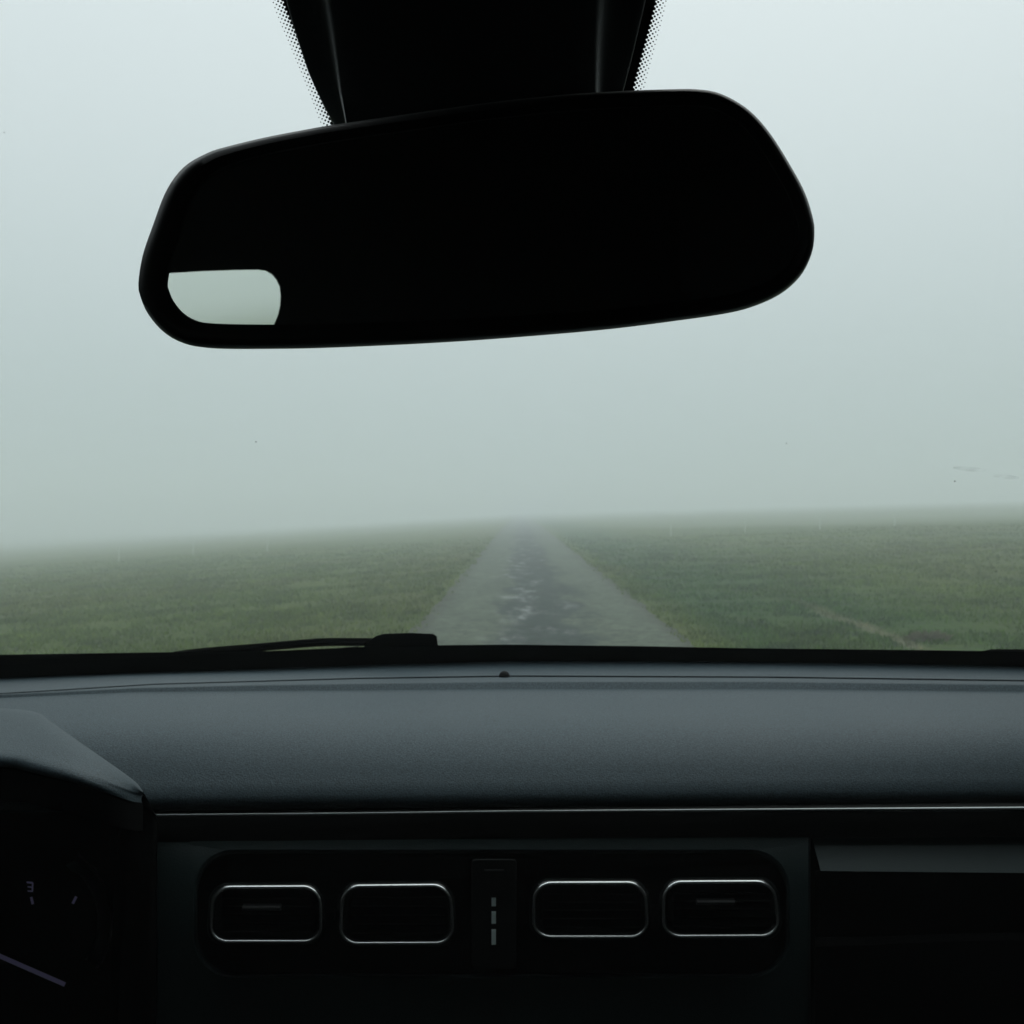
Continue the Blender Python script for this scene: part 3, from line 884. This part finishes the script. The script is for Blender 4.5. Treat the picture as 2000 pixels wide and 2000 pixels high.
mb = MB(); mb.grid([rows[-1]] + under); mb.build('hood_underside_shade', M_FLOCK, hood, smooth=True, angle=60)  # shade under the lip put into the colour: near-black instead of hood grey
# side wall of the binnacle, down the left of the centre panel
mb = MB()
tip = lst[-1]
wall = []
for (px0, dd, yt) in ((279, 0.709, 1556), (290, 0.712, 1570), (300, 0.716, 1582), (306, 0.76, 1592)):
    wall.append([P(px0, yt, dd), P(px0 + 3, 1600, dd), P(px0 + 3, 1700, dd), P(px0 + 2, 1900, dd + .01), P(px0, 2150, dd + .02)])
wall.insert(0, [P(262, 1556, 0.715), P(258, 1600, 0.715), P(245, 1700, 0.715), P(235, 1900, 0.715), P(225, 2150, 0.715)])
wall.insert(0, [P(240, 1556, 0.76), P(235, 1600, 0.76), P(225, 1700, 0.76), P(215, 1900, 0.76), P(205, 2150, 0.76)])
mb.grid(wall)
mb.build('binnacle_side', M_FLOCK, car, smooth=True, angle=50)
# cluster face with gauges
CD = 0.79
mb = MB(); a = P(-700, 1560, CD + 0.012); c = P(245, 2150, CD + 0.03)
mb.box((a.x, a.y, c.z), (c.x, c.y, a.z))
cluster = mb.build('instrument_cluster', M_FLOCK, car)
def arc(cx, cy, r, a0, a1, n=40): return [(cx + r * math.cos(math.radians(a)), cy - r * math.sin(math.radians(a))) for a in np.linspace(a0, a1, n)]
mb = MB()
A1, A2, A0, A3 = ([P(x, y, CD + e) for x, y in arc(58, 1798, q, -35, 54)] for q, e in ((158, 0), (136, 0.004), (163, 0.011), (132, 0.011)))
mb.grid([A0, A1, A2, A3]); mb.build('gauge_ring', M_BLACK, cluster, smooth=True, angle=40)
mb = MB()   # window glint on the ring, put in as a lighter flat patch
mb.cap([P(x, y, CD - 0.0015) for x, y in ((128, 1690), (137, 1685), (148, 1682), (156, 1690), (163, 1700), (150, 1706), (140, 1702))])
mb.build('ring_glint', M_PANEL, cluster)
def stroke(mb, a, b, w, d, th=0.0008):
    a = np.array(a, float); b = np.array(b, float); t = (b - a) / np.linalg.norm(b - a); nn = np.array([-t[1], t[0]]) * w / 2
    q = [a - nn, a + nn, b + nn, b - nn]
    f_ = [P(*p, d) for p in q]; k_ = [P(*p, d + th) for p in q]
    mb.grid([k_, f_], close=True); mb.cap(f_)
mb = MB(); stroke(mb, (-40, 1850), (127, 1923), 9, CD - 0.004); mb.build('needle', M_LIT, cluster)
for a, b_, w in (((61, 1752), (64, 1766), 5), ((149, 1751), (142, 1765), 5)):
    mb = MB(); stroke(mb, a, b_, w, CD + 0.006); mb.build('tick_mark', M_LIT, cluster)
mb = MB()   # a letter E lying on its side
stroke(mb, (52, 1723), (64, 1724), 3, CD + 0.006); stroke(mb, (64, 1724), (63, 1741), 3, CD + 0.006)
for y in (1725, 1733, 1741): stroke(mb, (64, y), (54, y - 1), 2.4, CD + 0.0062)
mb.build('fuel_letter', M_LIT, cluster)

# ---- wipers outside the glass
def wiper(block, arm, rad, offs):
    mb = MB()
    k = [W(x, y, offs) for x, y in block]; k2 = [W(x, y, offs + 0.012) for x, y in block]
    mb.grid([k, k2], close=True); mb.cap(k); mb.cap(k2)
    w = mb.build('wiper', M_BLACK, car, smooth=True, angle=40)
    mb = MB(); mb.tube([W(x, y, offs + 0.004) for x, y in interp(arm, 30)], rad, 8)
    mb.build('wiper_arm', M_FLOCK, w, smooth=True)
    return w
w1 = wiper([(706, 1272), (716, 1256), (733, 1243), (748, 1238), (800, 1236), (846, 1238), (853, 1243), (857, 1275)],
      [(735, 1254), (690, 1254), (640, 1254), (590, 1257), (500, 1265), (400, 1273), (345, 1280), (300, 1290)], 0.0042, 0.014)
mb = MB(); mb.tube([W(x, y, 0.012) for x, y in interp([(700, 1268), (600, 1276), (480, 1284), (380, 1290), (250, 1299)], 20)], 0.003, 8)
mb.build('wiper_blade', M_FRIT, w1, smooth=True)
wiper([(1900, 1282), (1912, 1273), (1935, 1268), (1990, 1268), (2060, 1272), (2070, 1290)], [(2040, 1276), (2150, 1272), (2300, 1285), (2420, 1300)], 0.004, 0.014)

# ---- outer shell: cowl, bonnet, roof, pillars, doors, floor, tailgate
mb = MB()
mb.grid([[Wxz(x, CAMZ - 0.150, 0.009) for x in np.linspace(-0.7, 0.7, 25)], [Wxz(x, CAMZ - 0.175, 0.010) for x in np.linspace(-0.7, 0.7, 25)],
         [Wxz(x, CAMZ - 0.19, 0) + Vector((0, 0.12, -0.02)) for x in np.linspace(-0.7, 0.7, 25)]])
mb.build('cowl', M_MATT, car, smooth=True)
mb = MB()
rows = []
for t in np.linspace(0, 1, 12):
    y = 1.24 + 1.0 * t; z = CAMZ - 0.245 - 0.16 * t ** 1.6 - (0.12 * max(0, t - 0.85) / 0.15)
    rows.append([(x * (1 - 0.06 * t), y - 0.1 * (x / 0.8) ** 2, z - 0.06 * abs(x / 0.8) ** 3) for x in np.linspace(-0.8, 0.8, 21)])
mb.grid(rows); rows2 = [rows[-1], [Vector(p) + Vector((0, 0.02, -0.45)) for p in rows[-1]]]
mb.grid(rows2)
mb.build('bonnet', M_PAINT, car, smooth=True)
HX = 0.70
mb = MB()   # roof and headliner
top = [Wxz(x, CAMZ + 0.30, 0.006) for x in np.linspace(-0.70, 0.70, 21)]
rr_ = [top]
for t in np.linspace(0.05, 1, 10): rr_.append([Vector((p.x, p.y * (1 - t) + (-1.9) * t, p.z + 0.05 * math.sin(math.pi * min(t * 1.3, 1)) - 0.06 * abs(p.x / 0.7) ** 4)) for p in top])
mb.grid(rr_); mb.grid([[p + Vector((0, 0.0, 0.03)) for p in r] for r in rr_])
mb.build('roof', M_CLOTH, car, smooth=True)
mb = MB(); mb.box((-0.78, -1.95, CAMZ - 0.95), (0.78, 1.2, CAMZ - 0.9)); mb.build('floor_pan', M_CLOTH, car)
mb = MB()   # tailgate with its window opening
wn = [(-0.15, -0.30), (-0.12, 0.10), (0.50, 0.10), (0.58, -0.30)]; wo_ = [(-0.74, -0.95), (-0.74, 0.36), (0.74, 0.36), (0.74, -0.95)]
def TG(q, y): return [(x, y, CAMZ + z) for x, z in q]
mb.grid([TG(wn, -1.88), TG(wo_, -1.88), TG(wo_, -1.95), TG(wn, -1.95), TG(wn, -1.88)], close=True)
tg = mb.build('tailgate', M_CLOTH, car)
mb = MB(); mb.cap(TG(wn, -1.92)); mb.build('rear_glass', glass('privacy_glass', (0.35, 0.40, 0.39), 0.4), tg)
mb = MB()   # bulkhead behind the dashboard
mb.grid([[Wxz(x, CAMZ - 0.17, -0.0) + Vector((0, 0.02, 0)) for x in np.linspace(-0.75, 0.75, 9)], [(x, 1.1, CAMZ - 0.95) for x in np.linspace(-0.75, 0.75, 9)]])
mb.build('bulkhead', M_CLOTH, car)

# door walls with window openings; the left window is the one the mirror shows
HT = [(150, 540), (323, 534), (400, 529.5), (460, 527.5), (505, 527), (519, 529), (531, 536), (540, 547), (546, 560), (548, 577), (547, 597), (543, 615), (536, 632), (522, 655), (500, 675), (460, 690), (380, 700), (150, 720)]
WINDOW = [(h.y, h.z) for h in (reflect_hit(x, y, -HX) for x, y in HT)]
WINDOW_OUT = [(h.y, h.z) for h in (reflect_hit(x, y, -HX - 0.05) for x, y in HT)]
print('WINDOW', [(round(a, 3), round(b_ - CAMZ, 3)) for a, b_ in WINDOW])
ya = max(p[0] for p in WINDOW)
def door(sign):
    # window outline (rear arc from the mirror, front squared off ahead), wall as a ring out to the door edge
    w = [(p[0], p[1]) for p in WINDOW]
    y0, y1, z0, z1 = -1.9, 1.15, CAMZ - 0.95, CAMZ + 0.34
    cy = sum(p[0] for p in w) / len(w); cz = sum(p[1] for p in w) / len(w)
    o = []
    for (y, z) in w:
        dy, dz = y - cy, z - cz
        t = min(((y1 if dy > 0 else y0) - cy) / dy if abs(dy) > 1e-9 else 9e9, ((z1 if dz > 0 else z0) - cz) / dz if abs(dz) > 1e-9 else 9e9)
        o.append([cy + dy * t, cz + dz * t])
    for c_ in ((y0, z0), (y0, z1), (y1, z1), (y1, z0)):
        i = min(range(len(o)), key=lambda k: (o[k][0] - c_[0]) ** 2 + (o[k][1] - c_[1]) ** 2); o[i] = list(c_)
    X = HX * sign
    mb = MB()
    mb.grid([[(X, y, z) for y, z in w], [(X, y, z) for y, z in o], [(X + sign * 0.05, y, z) for y, z in o], [(X + sign * 0.05, y, z) for y, z in WINDOW_OUT], [(X, y, z) for y, z in w]], close=True)
    d = mb.build('door', M_CLOTH, car)
    mb = MB(); mb.cap([(X + sign * 0.048, y, z) for y, z in WINDOW_OUT]); mb.build('window_glass', M_TINT, d)
door(-1); door(1)
for s in (-1, 1):   # pillars beside the windscreen
    mb = MB()
    a = [Wxz(s * 0.66, z, -0.005) for z in np.linspace(CAMZ - 0.19, CAMZ + 0.31, 8)]
    b_ = [p + Vector((s * 0.07, -0.10, 0)) for p in a]; c_ = [p + Vector((s * 0.09, 0.03, 0.02)) for p in a]
    mb.grid([a, b_, c_, a]); mb.build('pillar', M_CLOTH, car, smooth=True)

# ------------------------------------------------------------------ fog
hm = bpy.data.materials.new('fog'); hm.use_nodes = True
n = hm.node_tree.nodes; l = hm.node_tree.links; n.clear()
o_ = n.new('ShaderNodeOutputMaterial'); pv = n.new('ShaderNodeVolumePrincipled')
pv.inputs['Color'].default_value = (0.920, 0.970, 0.972, 1)
pv.inputs['Density'].default_value = 0.0128
pv.inputs['Anisotropy'].default_value = 0.2
l.new(pv.outputs[0], o_.inputs['Volume'])
mb = MB(); mb.box((-640, -640, -10), (640, 640, 10)); hz = mb.build('haze', hm)
hz['kind'] = 'stuff'; hz['label'] = 'thick pale fog lying over the fields and the road'; hz['category'] = 'fog'
